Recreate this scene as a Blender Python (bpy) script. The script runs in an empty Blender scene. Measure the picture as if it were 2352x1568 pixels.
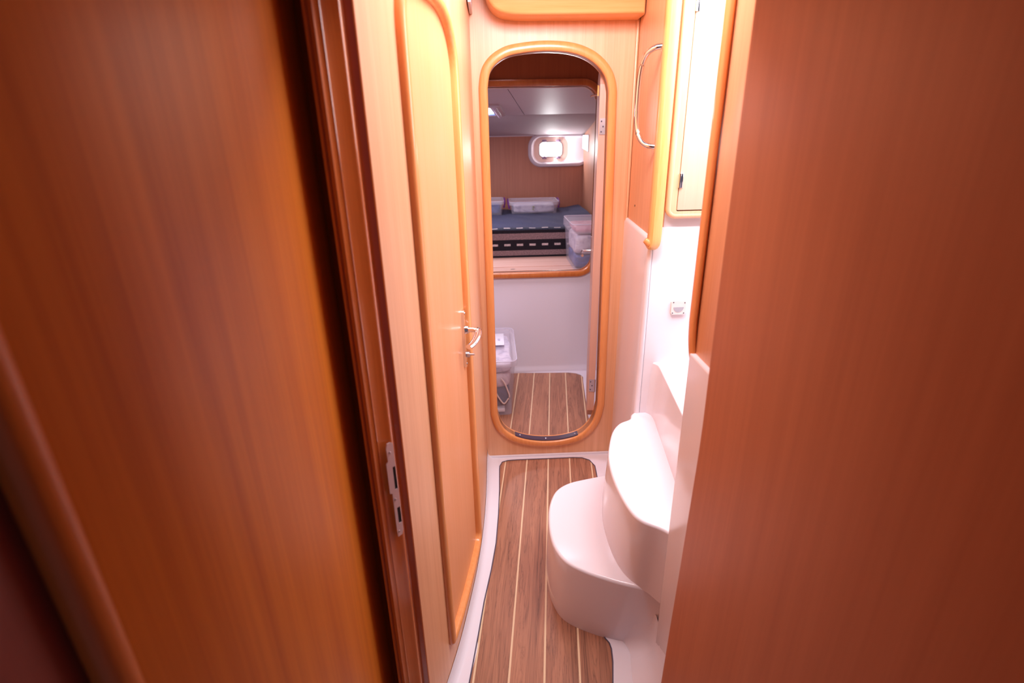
import bpy, bmesh, math, random
from mathutils import Vector, Matrix
from mathutils.geometry import tessellate_polygon
random.seed(4)
SC = bpy.context.scene
COL = SC.collection
V = Vector

# ------------------------------------------------------------------ camera
F = 1190.0
def _n(a): return V(a).normalized()
_dn = _n((59, 2996, F))
_X = _n((36000, -(59*36000+F*F)/2996, F))
_Z = -_dn
_Y = _Z.cross(_X).normalized()
# rows: world axes expressed in image axes (right, down, forward)
cam_right = V((_X[0], _Y[0], _Z[0])); cam_down = V((_X[1], _Y[1], _Z[1])); cam_fwd = V((_X[2], _Y[2], _Z[2]))
cd = bpy.data.cameras.new('camera'); cam = bpy.data.objects.new('camera', cd); COL.objects.link(cam)
cd.sensor_width = 36; cd.lens = F/2352*36; cd.clip_start = .01
cam.matrix_world = Matrix(((cam_right.x, -cam_down.x, -cam_fwd.x, 0), (cam_right.y, -cam_down.y, -cam_fwd.y, 0),
                           (cam_right.z, -cam_down.z, -cam_fwd.z, 1.5), (0, 0, 0, 1)))
SC.camera = cam
cd.dof.use_dof = True; cd.dof.focus_distance = 1.9; cd.dof.aperture_fstop = 2.8

# ------------------------------------------------------------------ materials
def mat_base(name):
    m = bpy.data.materials.new(name); m.use_nodes = True
    nt = m.node_tree; return m, nt, nt.nodes['Principled BSDF']
def plain(name, col, rough=.4, metal=0, spec=.5, alpha=1, emit=None, es=0, coat=0, trans=0, ior=1.45, bump=0, bscale=300):
    m, nt, b = mat_base(name)
    b.inputs['Base Color'].default_value = (*col, 1); b.inputs['Roughness'].default_value = rough
    b.inputs['Metallic'].default_value = metal; b.inputs['Specular IOR Level'].default_value = spec
    b.inputs['Alpha'].default_value = alpha; b.inputs['Coat Weight'].default_value = coat
    b.inputs['Transmission Weight'].default_value = trans; b.inputs['IOR'].default_value = ior
    N, L = nt.nodes, nt.links
    tc = N.new('ShaderNodeTexCoord'); no = N.new('ShaderNodeTexNoise'); no.inputs['Scale'].default_value = bscale
    no.inputs['Detail'].default_value = 3
    L.new(tc.outputs['Object'], no.inputs['Vector'])
    bp = N.new('ShaderNodeBump'); bp.inputs['Strength'].default_value = bump if bump else .01; bp.inputs['Distance'].default_value = .002
    L.new(no.outputs['Fac'], bp.inputs['Height']); L.new(bp.outputs['Normal'], b.inputs['Normal'])
    if emit: b.inputs['Emission Color'].default_value = (*emit, 1); b.inputs['Emission Strength'].default_value = es
    return m
def wood(name, c1, c2, sc=(45, 45, 1.1), rough=.35, coat=0, fine=.35, spec=.5, rot=(0, 0, 0)):
    m, nt, b = mat_base(name); N, L = nt.nodes, nt.links
    tc = N.new('ShaderNodeTexCoord'); mp = N.new('ShaderNodeMapping'); mp.inputs['Scale'].default_value = sc
    mp.inputs['Rotation'].default_value = rot
    L.new(tc.outputs['Object'], mp.inputs['Vector'])
    n1 = N.new('ShaderNodeTexNoise'); n1.inputs['Scale'].default_value = 1; n1.inputs['Detail'].default_value = 5; n1.inputs['Roughness'].default_value = .65
    L.new(mp.outputs['Vector'], n1.inputs['Vector'])
    mp2 = N.new('ShaderNodeVectorMath'); mp2.operation = 'SCALE'; mp2.inputs['Scale'].default_value = 5.5
    L.new(mp.outputs['Vector'], mp2.inputs[0])
    n2 = N.new('ShaderNodeTexNoise'); n2.inputs['Scale'].default_value = 1; n2.inputs['Detail'].default_value = 4
    L.new(mp2.outputs['Vector'], n2.inputs['Vector'])
    mx = N.new('ShaderNodeMix'); mx.inputs['Factor'].default_value = fine
    L.new(n1.outputs['Fac'], mx.inputs['A']); L.new(n2.outputs['Fac'], mx.inputs['B'])
    cr = N.new('ShaderNodeValToRGB'); e = cr.color_ramp.elements
    e[0].position = .3; e[0].color = (*c1, 1); e[1].position = .7; e[1].color = (*c2, 1)
    L.new(mx.outputs['Result'], cr.inputs['Fac']); L.new(cr.outputs['Color'], b.inputs['Base Color'])
    b.inputs['Roughness'].default_value = rough; b.inputs['Coat Weight'].default_value = coat; b.inputs['Coat Roughness'].default_value = .12
    b.inputs['Specular IOR Level'].default_value = spec
    bp = N.new('ShaderNodeBump'); bp.inputs['Strength'].default_value = .06; bp.inputs['Distance'].default_value = .001
    L.new(n2.outputs['Fac'], bp.inputs['Height']); L.new(bp.outputs['Normal'], b.inputs['Normal'])
    return m
def teak():
    m, nt, b = mat_base('teak_and_holly'); N, L = nt.nodes, nt.links
    tc = N.new('ShaderNodeTexCoord'); sp = N.new('ShaderNodeSeparateXYZ'); L.new(tc.outputs['Object'], sp.inputs[0])
    def M(op, a, bb=None, c=None):
        n = N.new('ShaderNodeMath'); n.operation = op
        for i, v in enumerate((a, bb, c)):
            if v is None: continue
            if isinstance(v, (int, float)): n.inputs[i].default_value = v
            else: L.new(v, n.inputs[i])
        return n.outputs[0]
    u = M('ADD', M('MULTIPLY_ADD', sp.outputs['Y'], -.1185, sp.outputs['X']), .1200+.106*10)
    pl = M('FLOOR', M('DIVIDE', u, .106)); fr = M('MULTIPLY', M('FRACT', M('DIVIDE', u, .106)), .106)
    line = M('LESS_THAN', M('ABSOLUTE', M('SUBTRACT', fr, .003)), .0031)
    # grain coordinates, shifted for each plank
    cx = N.new('ShaderNodeCombineXYZ'); L.new(M('MULTIPLY', u, 26), cx.inputs[0])
    L.new(M('MULTIPLY_ADD', pl, 7.3, M('MULTIPLY', sp.outputs['Y'], 1.3)), cx.inputs[1]); L.new(M('MULTIPLY', pl, 3.1), cx.inputs[2])
    n1 = N.new('ShaderNodeTexNoise'); n1.inputs['Scale'].default_value = 1; n1.inputs['Detail'].default_value = 6
    n1.inputs['Roughness'].default_value = .62; n1.inputs['Distortion'].default_value = 1.1; L.new(cx.outputs[0], n1.inputs['Vector'])
    ring = M('ABSOLUTE', M('SINE', M('MULTIPLY', n1.outputs['Fac'], 26)))
    ring = M('POWER', ring, .35)
    cx2 = N.new('ShaderNodeCombineXYZ'); L.new(M('MULTIPLY', u, 420), cx2.inputs[0]); L.new(M('MULTIPLY', sp.outputs['Y'], 9), cx2.inputs[1]); L.new(pl, cx2.inputs[2])
    n2 = N.new('ShaderNodeTexNoise'); n2.inputs['Scale'].default_value = 1; n2.inputs['Detail'].default_value = 4; L.new(cx2.outputs[0], n2.inputs['Vector'])
    wn = N.new('ShaderNodeTexWhiteNoise'); wn.noise_dimensions = '1D'; L.new(pl, wn.inputs['W'])
    cr = N.new('ShaderNodeValToRGB'); e = cr.color_ramp.elements
    e[0].position = .22; e[0].color = (.17, .068, .040, 1); e[1].position = .75; e[1].color = (.58, .27, .15, 1)
    k = cr.color_ramp.elements.new(.45); k.color = (.40, .175, .10, 1)
    val = M('ADD', M('MULTIPLY', n1.outputs['Fac'], .55), M('ADD', M('MULTIPLY', n2.outputs['Fac'], .35), M('MULTIPLY_ADD', wn.outputs['Value'], .08, -.02)))
    val = M('SUBTRACT', val, M('MULTIPLY', M('SUBTRACT', 1, ring), .22))
    L.new(val, cr.inputs['Fac'])
    mx = N.new('ShaderNodeMix'); mx.data_type = 'RGBA'; L.new(line, mx.inputs['Factor']); L.new(cr.outputs['Color'], mx.inputs['A'])
    mx.inputs['B'].default_value = (.80, .58, .36, 1); L.new(mx.outputs['Result'], b.inputs['Base Color'])
    b.inputs['Roughness'].default_value = .36
    bp = N.new('ShaderNodeBump'); bp.inputs['Strength'].default_value = .08; bp.inputs['Distance'].default_value = .001
    L.new(n2.outputs['Fac'], bp.inputs['Height']); L.new(bp.outputs['Normal'], b.inputs['Normal'])
    return m
def blanket_mat():
    m, nt, b = mat_base('striped_blanket'); N, L = nt.nodes, nt.links
    tc = N.new('ShaderNodeTexCoord'); sp = N.new('ShaderNodeSeparateXYZ'); L.new(tc.outputs['Object'], sp.inputs[0])
    def M(op, a, bb=None, c=None):
        n = N.new('ShaderNodeMath'); n.operation = op
        for i, v in enumerate((a, bb, c)):
            if v is None: continue
            if isinstance(v, (int, float)): n.inputs[i].default_value = v
            else: L.new(v, n.inputs[i])
        return n.outputs[0]
    x, y, z = M('ADD', sp.outputs[0], .1), M('ADD', sp.outputs[1], 4.2), M('ADD', sp.outputs[2], .68)
    t = M('ADD', z, M('MAXIMUM', M('SUBTRACT', y, 3.705), 0))     # run of cloth up the front and over the top
    cr = N.new('ShaderNodeValToRGB'); cr.color_ramp.interpolation = 'CONSTANT'
    L.new(M('MULTIPLY', M('SUBTRACT', t, .68), 2), cr.inputs['Fac'])
    e = cr.color_ramp.elements; grey = (.27, .18, .19, 1); blk = (.008, .005, .012, 1); slate = (.034, .040, .105, 1)
    st = [(0, blk), (.695, grey), (.732, blk), (.808, grey), (.853, blk), (.874, (.03, .035, .06, 1)), (.925, slate)]
    e[0].color = st[0][1]; e[1].position = (st[1][0]-.68)*2; e[1].color = st[1][1]
    for p, c in st[2:]:
        k = e.new((p-.68)*2); k.color = c
    def band(a, w): return M('LESS_THAN', M('ABSOLUTE', M('SUBTRACT', t, a)), w)
    ph = M('FRACT', M('DIVIDE', M('ADD', x, 9), .09)); dash = M('LESS_THAN', ph, .5)
    d = M('MULTIPLY', M('MAXIMUM', band(.772, .0075), band(.905, .010)), dash)
    no = N.new('ShaderNodeTexNoise'); no.inputs['Scale'].default_value = 120; no.inputs['Detail'].default_value = 4
    L.new(tc.outputs['Object'], no.inputs['Vector'])
    mx = N.new('ShaderNodeMix'); mx.data_type = 'RGBA'; L.new(d, mx.inputs['Factor']); L.new(cr.outputs['Color'], mx.inputs['A'])
    mx.inputs['B'].default_value = (.60, .50, .50, 1)
    m2 = N.new('ShaderNodeMix'); m2.data_type = 'RGBA'; m2.blend_type = 'MULTIPLY'; m2.inputs['Factor'].default_value = .6
    c2 = N.new('ShaderNodeValToRGB'); c2.color_ramp.elements[0].position = .35; c2.color_ramp.elements[0].color = (.45, .45, .5, 1)
    c2.color_ramp.elements[1].position = .65; c2.color_ramp.elements[1].color = (1.3, 1.3, 1.3, 1)
    L.new(no.outputs['Fac'], c2.inputs['Fac']); L.new(mx.outputs['Result'], m2.inputs['A']); L.new(c2.outputs['Color'], m2.inputs['B'])
    L.new(m2.outputs['Result'], b.inputs['Base Color']); b.inputs['Roughness'].default_value = .95
    b.inputs['Sheen Weight'].default_value = .08
    bp = N.new('ShaderNodeBump'); bp.inputs['Strength'].default_value = .5; bp.inputs['Distance'].default_value = .003
    L.new(no.outputs['Fac'], bp.inputs['Height']); L.new(bp.outputs['Normal'], b.inputs['Normal'])
    return m
def crumple(name, cols, scale, rough=.5):
    m, nt, b = mat_base(name); N, L = nt.nodes, nt.links
    tc = N.new('ShaderNodeTexCoord'); no = N.new('ShaderNodeTexNoise'); no.inputs['Scale'].default_value = scale
    no.inputs['Detail'].default_value = 5; no.inputs['Distortion'].default_value = .8
    L.new(tc.outputs['Object'], no.inputs['Vector'])
    cr = N.new('ShaderNodeValToRGB'); e = cr.color_ramp.elements
    e[0].position = .3; e[0].color = (*cols[0], 1); e[1].position = .7; e[1].color = (*cols[-1], 1)
    for i, c in enumerate(cols[1:-1]):
        k = e.new(.3+.4*(i+1)/(len(cols)-1)); k.color = (*c, 1)
    L.new(no.outputs['Fac'], cr.inputs['Fac']); L.new(cr.outputs['Color'], b.inputs['Base Color'])
    b.inputs['Roughness'].default_value = rough
    bp = N.new('ShaderNodeBump'); bp.inputs['Strength'].default_value = .8; bp.inputs['Distance'].default_value = .01
    L.new(no.outputs['Fac'], bp.inputs['Height']); L.new(bp.outputs['Normal'], b.inputs['Normal'])
    return m
LAM = wood('cherry_laminate', (.70, .32, .150), (.86, .46, .25), (42, 42, .9), .40, spec=.95)
LAMD = wood('cherry_door_laminate', (.78, .335, .14), (.86, .395, .205), (34, 34, .7), .33)
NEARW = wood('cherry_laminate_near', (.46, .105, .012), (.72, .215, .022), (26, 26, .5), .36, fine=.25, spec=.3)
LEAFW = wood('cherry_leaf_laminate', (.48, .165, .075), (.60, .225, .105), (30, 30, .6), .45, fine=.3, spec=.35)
TRIM = wood('solid_cherry_trim', (.76, .28, .08), (.90, .385, .14), (60, 60, 3), .28, coat=.35)
TRIMH = wood('solid_cherry_trim_level', (.80, .33, .10), (.92, .45, .18), (2, 60, 60), .3, coat=.25)
RAILW = wood('oak_handrail', (.80, .38, .10), (.90, .49, .19), (70, 70, 4), .35, coat=.2)
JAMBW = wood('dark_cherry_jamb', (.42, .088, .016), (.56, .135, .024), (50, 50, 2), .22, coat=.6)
CABW = wood('light_washed_door', (.88, .62, .44), (.94, .72, .55), (30, 30, .8), .35)  # glare put into the colour: door wood washed pale
PLY = wood('plywood', (.64, .38, .30), (.78, .51, .43), (1.5, 30, 30), .45)
GEL = plain('white_gelcoat', (.86, .80, .85), .16, spec=.5, bump=.02, bscale=60)
GELN = plain('white_gelcoat_cabin', (.80, .74, .80), .45, bump=.02, bscale=60)
HEADL = plain('vinyl_headliner', (.60, .52, .58), .5, bump=.15, bscale=180)
VAL = plain('valance_vinyl', (.52, .44, .47), .7, bump=.1, bscale=250)
STEEL = plain('polished_steel', (.82, .80, .84), .12, metal=1)
SATIN = plain('satin_steel', (.62, .60, .66), .32, metal=1)
BLACK = plain('black_recess', (.006, .005, .006), .6)
SEAL = plain('dark_seal', (.10, .08, .12), .5)
DARKP = plain('dark_threshold', (.08, .05, .08), .3)
PLAST = plain('white_plastic', (.85, .80, .82), .3)
LENS = plain('frosted_lens', (.45, .43, .48), .25)
CLEAR = plain('clear_plastic', (.78, .74, .88), .22, alpha=.16)
LID = plain('clear_plastic_lid', (.80, .76, .88), .25, alpha=.32)
CLEARR = plain('clear_plastic_rim', (.80, .76, .90), .25, alpha=.65)
PURP = plain('purple_clip', (.13, .012, .20), .35)
GLASSL = plain('bright_glass', (.9, .9, .95), .1, emit=(1, .98, 1), es=9)
GLASSH = plain('bright_hatch_glass', (.8, .85, 1), .1, emit=(.85, .9, 1), es=8)
BLUEE = plain('blue_edge', (.15, .22, .6), .3)
PORTF = plain('porthole_liner', (.85, .62, .52), .4)
CLIPM = plain('mauve_clip', (.30, .20, .30), .4)
TEAK = teak(); BLANK = blanket_mat()
BAGW = crumple('white_bags', [(.45, .42, .55), (.72, .66, .78), (.85, .80, .88)], 22)
BAGB = crumple('blue_bags', [(.02, .04, .16), (.05, .09, .30), (.10, .16, .42)], 18)
BAGN = crumple('navy_cloth', [(.015, .012, .05), (.04, .03, .10)], 14, .8)
BAGP = crumple('pale_pink_cloth', [(.50, .36, .42), (.74, .58, .62), (.80, .66, .70)], 16, .8)
REDS = crumple('red_items', [(.40, .12, .18), (.62, .25, .32), (.70, .45, .52)], 30)
GREEN = plain('green_print', (.35, .42, .05), .5)
INK = plain('blue_ink', (.10, .08, .35), .5)
CORD = plain('cotton_cord', (.70, .55, .52), .9)

# ------------------------------------------------------------------ helpers
def link(name, bm, mat, parent=None, sharp=35):
    me = bpy.data.meshes.new(name)
    if parent is not None:
        w = parent.location.copy()
        p = parent.parent
        while p is not None: w += p.location; p = p.parent
        bmesh.ops.translate(bm, verts=bm.verts, vec=-w)
    bmesh.ops.remove_doubles(bm, verts=bm.verts, dist=1e-6)
    bmesh.ops.recalc_face_normals(bm, faces=bm.faces)
    bm.to_mesh(me); bm.free()
    for p in me.polygons: p.use_smooth = True
    me.set_sharp_from_angle(angle=math.radians(sharp))
    mats = mat if isinstance(mat, (list, tuple)) else [mat]
    for m in mats: me.materials.append(m)
    o = bpy.data.objects.new(name, me); COL.objects.link(o)
    if parent is not None: o.parent = parent
    return o
def tag(o, label, cat, group=None):
    o['label'] = label; o['category'] = cat
    if group: o['group'] = group
    return o
def struct(o): o['kind'] = 'structure'; return o
def thing(name, loc, label=None, cat=None, group=None):
    o = bpy.data.objects.new(name, None); COL.objects.link(o); o.location = loc; o.empty_display_size = .05
    if label: tag(o, label, cat, group)
    return o
def box(bm, a, b, bev=0, seg=2):
    a, b = V(a), V(b); c = (a+b)/2; s = b-a
    r = bmesh.ops.create_cube(bm, size=1, matrix=Matrix.Translation(c) @ Matrix.Diagonal((abs(s.x), abs(s.y), abs(s.z), 1)))
    if bev:
        es = set(e for v in r['verts'] for e in v.link_edges)
        bmesh.ops.bevel(bm, geom=list(es), offset=bev, segments=seg, profile=.5, affect='EDGES')
def newbox(a, b, bev=0, seg=2):
    bm = bmesh.new(); box(bm, a, b, bev, seg); return bm
def loft(bm, rows, closed_rows=True, cap0=True, cap1=True, closed_path=False):
    vs = [[bm.verts.new(p) for p in r] for r in rows]
    n = len(rows[0]); m = len(rows)
    for i in range(m if closed_path else m-1):
        A, B = vs[i], vs[(i+1) % m]
        for j in range(n if closed_rows else n-1):
            k = (j+1) % n
            try: bm.faces.new((A[j], A[k], B[k], B[j]))
            except ValueError: pass
    if closed_rows and not closed_path:
        for flag, r in ((cap0, vs[0]), (cap1, vs[-1])):
            if flag:
                for t in tessellate_polygon([[v.co for v in r]]):
                    try: bm.faces.new([r[i] for i in t])
                    except ValueError: pass
def ring(c, ax, r, n=12, ry=None, ref=None):
    ax = V(ax).normalized(); ref = V(ref) if ref is not None else (V((0, 0, 1)) if abs(ax.z) < .9 else V((1, 0, 0)))
    u = ax.cross(ref).normalized(); w = ax.cross(u)
    return [V(c)+u*math.cos(2*math.pi*i/n)*r+w*math.sin(2*math.pi*i/n)*(ry or r) for i in range(n)]
def tube(bm, path, r, closed=False, n=10, ry=None, ref=None):
    P = [V(p) for p in path]; rows = []
    for i, p in enumerate(P):
        if closed: t = P[(i+1) % len(P)]-P[i-1]
        else: t = P[min(i+1, len(P)-1)]-P[max(i-1, 0)]
        rr = r[i] if isinstance(r, (list, tuple)) else r
        rows.append(ring(p, t, rr, n, ry, ref))
    loft(bm, rows, closed_path=closed)
def sweep(bm, path, prof, nfun, closed=False):
    """prof: list of (u, d): u sideways from the path (t x n), d along the normal."""
    P = [V(p) for p in path]; rows = []
    for i, p in enumerate(P):
        if closed: t = P[(i+1) % len(P)]-P[i-1]
        else: t = P[min(i+1, len(P)-1)]-P[max(i-1, 0)]
        n = V(nfun(p)).normalized(); s = t.normalized().cross(n).normalized()
        rows.append([p+s*u+n*d for u, d in prof])
    loft(bm, rows, closed_path=closed)
def catmull(P, sub=8, closed=False):
    P = [V(p) for p in P]; n = len(P); out = []
    for i in range(n if closed else n-1):
        if closed: a, b, c, d = P[i-1], P[i], P[(i+1) % n], P[(i+2) % n]
        else: a, b, c, d = P[max(i-1, 0)], P[i], P[i+1], P[min(i+2, n-1)]
        for k in range(sub):
            t = k/sub
            out.append(.5*((2*b)+(c-a)*t+(2*a-5*b+4*c-d)*t*t+(3*b-a-3*c+d)*t**3))
    if not closed: out.append(P[-1])
    return out
def rrect(x0, y0, x1, y1, r, n=8):
    out = []
    for cx, cy, a0 in ((x1-r, y1-r, 0), (x0+r, y1-r, 90), (x0+r, y0+r, 180), (x1-r, y0+r, 270)):
        for k in range(n+1):
            a = math.radians(a0+90*k/n); out.append((cx+r*math.cos(a), cy+r*math.sin(a)))
    return out
def plate(bm, outer, holes, f, t):
    """flat plate: outer/holes 2-D loops, f(u,v,d)->3-D, thickness t (0 = single skin)."""
    loops = [outer]+list(holes)
    flat = [p for l in loops for p in l]
    tris = tessellate_polygon([[V((p[0], p[1], 0)) for p in l] for l in loops])
    fr = [bm.verts.new(f(p[0], p[1], 0)) for p in flat]
    for a in tris:
        try: bm.faces.new([fr[i] for i in a])
        except ValueError: pass
    if not t: return
    bk = [bm.verts.new(f(p[0], p[1], t)) for p in flat]
    for a in tris:
        try: bm.faces.new([bk[i] for i in a])
        except ValueError: pass
    o = 0
    for l in loops:
        n = len(l)
        for i in range(n):
            j = (i+1) % n
            bm.faces.new((fr[o+i], fr[o+j], bk[o+j], bk[o+i]))
        o += n
def dprof(w, h, base=0, n=8, flat=.0):
    """rounded moulding section, width w, height h."""
    pts = [(-w/2, base-.004)]
    for k in range(n+1):
        a = math.pi*(1-k/n); c, s = math.cos(a), math.sin(a)
        pts.append((w/2*math.copysign(abs(c)**.75, c), base+h*abs(s)**.75))
    pts.append((w/2, base-.004)); return pts
def screw(bm, c, ax, r=.0035, h=.0015):
    c = V(c); ax = V(ax).normalized()
    loft(bm, [ring(c-ax*.001, ax, r, 10), ring(c+ax*h*.6, ax, r*.9, 10), ring(c+ax*h, ax, r*.5, 10)])
def prism(bm, bot, top, bev=0, seg=4):
    """solid between two horizontal outlines; the top edge can be rounded."""
    rows = [bot]
    if bev:
        c = sum((V(p) for p in top), V())/len(top); tp = [V(p) for p in top]; n = len(tp); ins = []
        area = sum(tp[i].x*tp[(i+1) % n].y-tp[(i+1) % n].x*tp[i].y for i in range(n))
        sg = 1 if area > 0 else -1
        for i in range(n):
            d1 = (tp[i]-tp[i-1]).normalized(); d2 = (tp[(i+1) % n]-tp[i]).normalized()
            d = (d1+d2); d = d.normalized() if d.length > 1e-4 else d1
            ins.append(V((-d.y*sg, d.x*sg, 0)))
        for k in range(seg+1):
            a = math.pi/2*k/seg
            rows.append([tp[i]+ins[i]*bev*(1-math.cos(a))+V((0, 0, -bev*(1-math.sin(a)))) for i in range(n)])
    else: rows.append(top)
    loft(bm, rows)

# ------------------------------------------------------------------ left wall curve
WP = [(2.35, -.050), (2.21, -.0555), (2.05, -.058), (1.90, -.0600), (1.75, -.0650), (1.60, -.0750), (1.45, -.0905), (1.30, -.1130),
      (1.17, -.1360), (1.08, -.1560), (1.0, -.176), (.925, -.197), (.85, -.219), (.7, -.265)]
def wx(y):
    P = WP
    for i in range(len(P)-1):
        if P[i+1][0] <= y <= P[i][0]:
            p0 = P[max(i-1, 0)]; p1 = P[i]; p2 = P[i+1]; p3 = P[min(i+2, len(P)-1)]
            t = (y-p1[0])/(p2[0]-p1[0])
            m1 = (p2[1]-p0[1])/(p2[0]-p0[0]) if p2[0] != p0[0] else 0
            m2 = (p3[1]-p1[1])/(p3[0]-p1[0]); h = p2[0]-p1[0]
            return ((2*t**3-3*t*t+1)*p1[1]+(t**3-2*t*t+t)*h*m1+(-2*t**3+3*t*t)*p2[1]+(t**3-t*t)*h*m2)
    return P[0][1] if y > P[0][0] else P[-1][1]
def wn(p):
    y = p[1]; d = (wx(y+.01)-wx(y-.01))/.02
    return V((1, -d, 0)).normalized()
def wpt(y, z, off=0):
    p = V((wx(y), y, z)); return p+wn(p)*off
# closet door outline (y, z)
DA, DC = .218, 1.288
def dtop(y):
    t = (y-DC)/DA; n = 2.4 if t > 0 else 4.5
    return 1.62+.172*(max(0, 1-abs(t)**n))**(1/n)
def dbot(y):
    t = (y-DC)/DA; r = .05/DA if t > 0 else .02/DA; k = (abs(t)-(1-r))/r
    b = .131
    return b+(0 if k <= 0 else (.05 if t > 0 else .02)*(1-math.sqrt(max(0, 1-k*k))))
def samples(a, b, n): return [a+(b-a)*(.5-.5*math.cos(math.pi*k/n)) for k in range(n+1)]
bm = bmesh.new()
def cols(bm, ys, z0, z1, off=0):
    rows = [(wpt(y, z0(y), off), wpt(y, z1(y), off)) for y in ys]
    loft(bm, rows, closed_rows=False)
ys_d = samples(DC-DA, DC+DA, 40)
lin = lambda a, b, n: [a+(b-a)*k/n for k in range(n+1)]
cols(bm, lin(.925, DC-DA, 8), lambda y: .022, lambda y: 2.05)
cols(bm, lin(DC+DA, 2.215, 36), lambda y: .022, lambda y: 2.05)
cols(bm, ys_d, lambda y: dtop(y), lambda y: 2.05)
cols(bm, ys_d, lambda y: .022, lambda y: dbot(y))
# reveal of the door opening
loopd = [(y, dbot(y)) for y in ys_d]+[(y, dtop(y)) for y in reversed(ys_d)]
loopd = [p for i, p in enumerate(loopd) if i == 0 or (abs(p[0]-loopd[i-1][0])+abs(p[1]-loopd[i-1][1])) > 1e-5]
loft(bm, [[wpt(y, z, 0) for y, z in loopd], [wpt(y, z, -.03) for y, z in loopd]], cap0=False, cap1=False)
bm_wall_left = bm
wl = struct(link('wall_left', bm, LAM))
# door leaf
d1 = struct(thing('door_1', (wx(1.288), 1.288, .13)))
bm = bmesh.new()
ins = .003
yd = samples(DC-DA+ins, DC+DA-ins, 40)
lf = [(y, dbot(DC+(y-DC)*DA/(DA-ins))+ins) for y in yd]+[(y, dtop(DC+(y-DC)*DA/(DA-ins))-ins) for y in reversed(yd)]
for off in (-.004, -.028):
    rows = [(wpt(y, dbot(DC+(y-DC)*DA/(DA-ins))+ins, off), wpt(y, dtop(DC+(y-DC)*DA/(DA-ins))-ins, off)) for y in yd]
    loft(bm, rows, closed_rows=False)
loft(bm, [[wpt(y, z, -.004) for y, z in lf], [wpt(y, z, -.028) for y, z in lf]], cap0=False, cap1=False)
link('door_leaf', bm, LAMD, d1)
# moulding round the door
mold = [(y, z) for y, z in loopd]
def resample(loop, step):
    L = [V((p[0], p[1], 0)) for p in loop]; out = []; acc = 0
    for i in range(len(L)):
        a, b = L[i], L[(i+1) % len(L)]; d = (b-a).length
        n = max(1, int(d/step))
        for k in range(n): 
            q = a.lerp(b, k/n)
            if not out or (q-out[-1]).length > step*.3: out.append(q)
    if (out[-1]-out[0]).length < step*.3: out.pop()
    return out
ml = resample(loopd, .012)
bm = bmesh.new()
sweep(bm, [wpt(p.x, p.y) for p in ml], [(-.026, -.006)]+[( -.0125+.0135*math.cos(math.pi*(1-k/8)), .016*math.sin(math.pi*k/8)**.7) for k in range(9)]+[(.001, -.006)], wn, closed=True)
mo = link('door_moulding', bm, TRIM, d1, 50)
# if the section grew inwards flip it outwards (checked on the far side)
# worn putty strip along the sill
bm = bmesh.new()
pts = [wpt(y, dbot(y)+.004, .002) for y in lin(1.12, 1.44, 20)]
loft(bm, [(p, p+wn(p)*.008) for p in pts], closed_rows=False)
link('sill_edge', bm, plain('worn_sill', (.62, .42, .34), .8, bump=.5, bscale=400), d1)
# handle with its back plate
hy = 1.455; hn = wn((0, hy, 0)); ht = V((0, 0, 1)).cross(hn).normalized()      # ht runs along the wall
def hp(a, z, off): 
    c = wpt(hy, 0, 0); return V((c.x, c.y, z))+ht*a+hn*off
hd = thing('door_handle', (0, 0, 0)); hd.parent = d1; hd.location = V((0, 0, .75))
sgn = 1 if ht.y > 0 else -1
bm = bmesh.new()
out = rrect(-.017, .845, .017, 1.028, .012, 5)
plate(bm, out, [], lambda u, v, d: hp(u, v, -.004+.0075-d if d else .0035), 0)
vs = [hp(u, v, .0035) for u, v in out]; loft(bm, [[hp(u, v, -.004) for u, v in out], vs], cap1=False)
link('back_plate', bm, STEEL, hd)
bm = bmesh.new()
pz = .965
loft(bm, [ring(hp(0, pz, .003), hn, .013, 16), ring(hp(0, pz, .012), hn, .012, 16), ring(hp(0, pz, .013), hn, .008, 16), ring(hp(0, pz, .036), hn, .0075, 16)])
tube(bm, catmull([hp(0, pz, .030), hp(0, pz, .038), hp(-sgn*.004, pz-.003, .043), hp(-sgn*.025, pz-.012, .042), hp(-sgn*.055, pz-.022, .034), hp(-sgn*.075, pz-.026, .024)], 5), .0105, n=12, ry=.0075)
link('lever', bm, STEEL, hd)
bm = bmesh.new()
loft(bm, [ring(hp(0, .885, .003), hn, .009, 12), ring(hp(0, .885, .012), hn, .009, 12), ring(hp(0, .885, .0125), hn, .0035, 12), ring(hp(0, .885, .027), hn, .003, 12)])
link('lock_pin', bm, SATIN, hd)
bm = bmesh.new()
for z in (.855, 1.016): screw(bm, hp(0, z, .0035), hn)
link('screw', bm, STEEL, hd)
# small white strip at the head of the left wall
bm = bmesh.new(); box(bm, (-.054, 2.02, 1.915), (-.043, 2.205, 2.05), .002)
tag(link('corner_strip', bm, GELN), 'small white strip end at the top of the left wall, beside the overhead box', 'trim strip')

# ------------------------------------------------------------------ left jamb and near wall panel
jamb = struct(thing('trim_2', (-.22, .88, 0)))
prof = [(wx(.95)-.02, .95), (wx(.925)+.0005, .9255), (-.1985, .9235), (-.2125, .9225)]
for k in range(9):
    a = math.radians(70-130*k/8); prof.append((-.2225+.012*math.cos(a), .9035+.012*math.sin(a)))
prof += [(-.2180, .8915), (-.2330, .8780), (-.2345, .8745), (-.2365, .8735), (-.2410, .8665), (-.2425, .8640), (-.2475, .8640), (-.2500, .8660), (-.2525, .8615), (-.2560, .8620), (-.2600, .8900), (-.30, .945), (-.28, .97)]
bm = bmesh.new(); loft(bm, [[V((x, y, 0)) for x, y in prof], [V((x, y, 2.05)) for x, y in prof]])
link('jamb_post', bm, JAMBW, jamb, 40)
sp_ = thing('strike_plate', (0, 0, 0)); sp_.parent = jamb; sp_.location = V((0, 0, .72))
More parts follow.
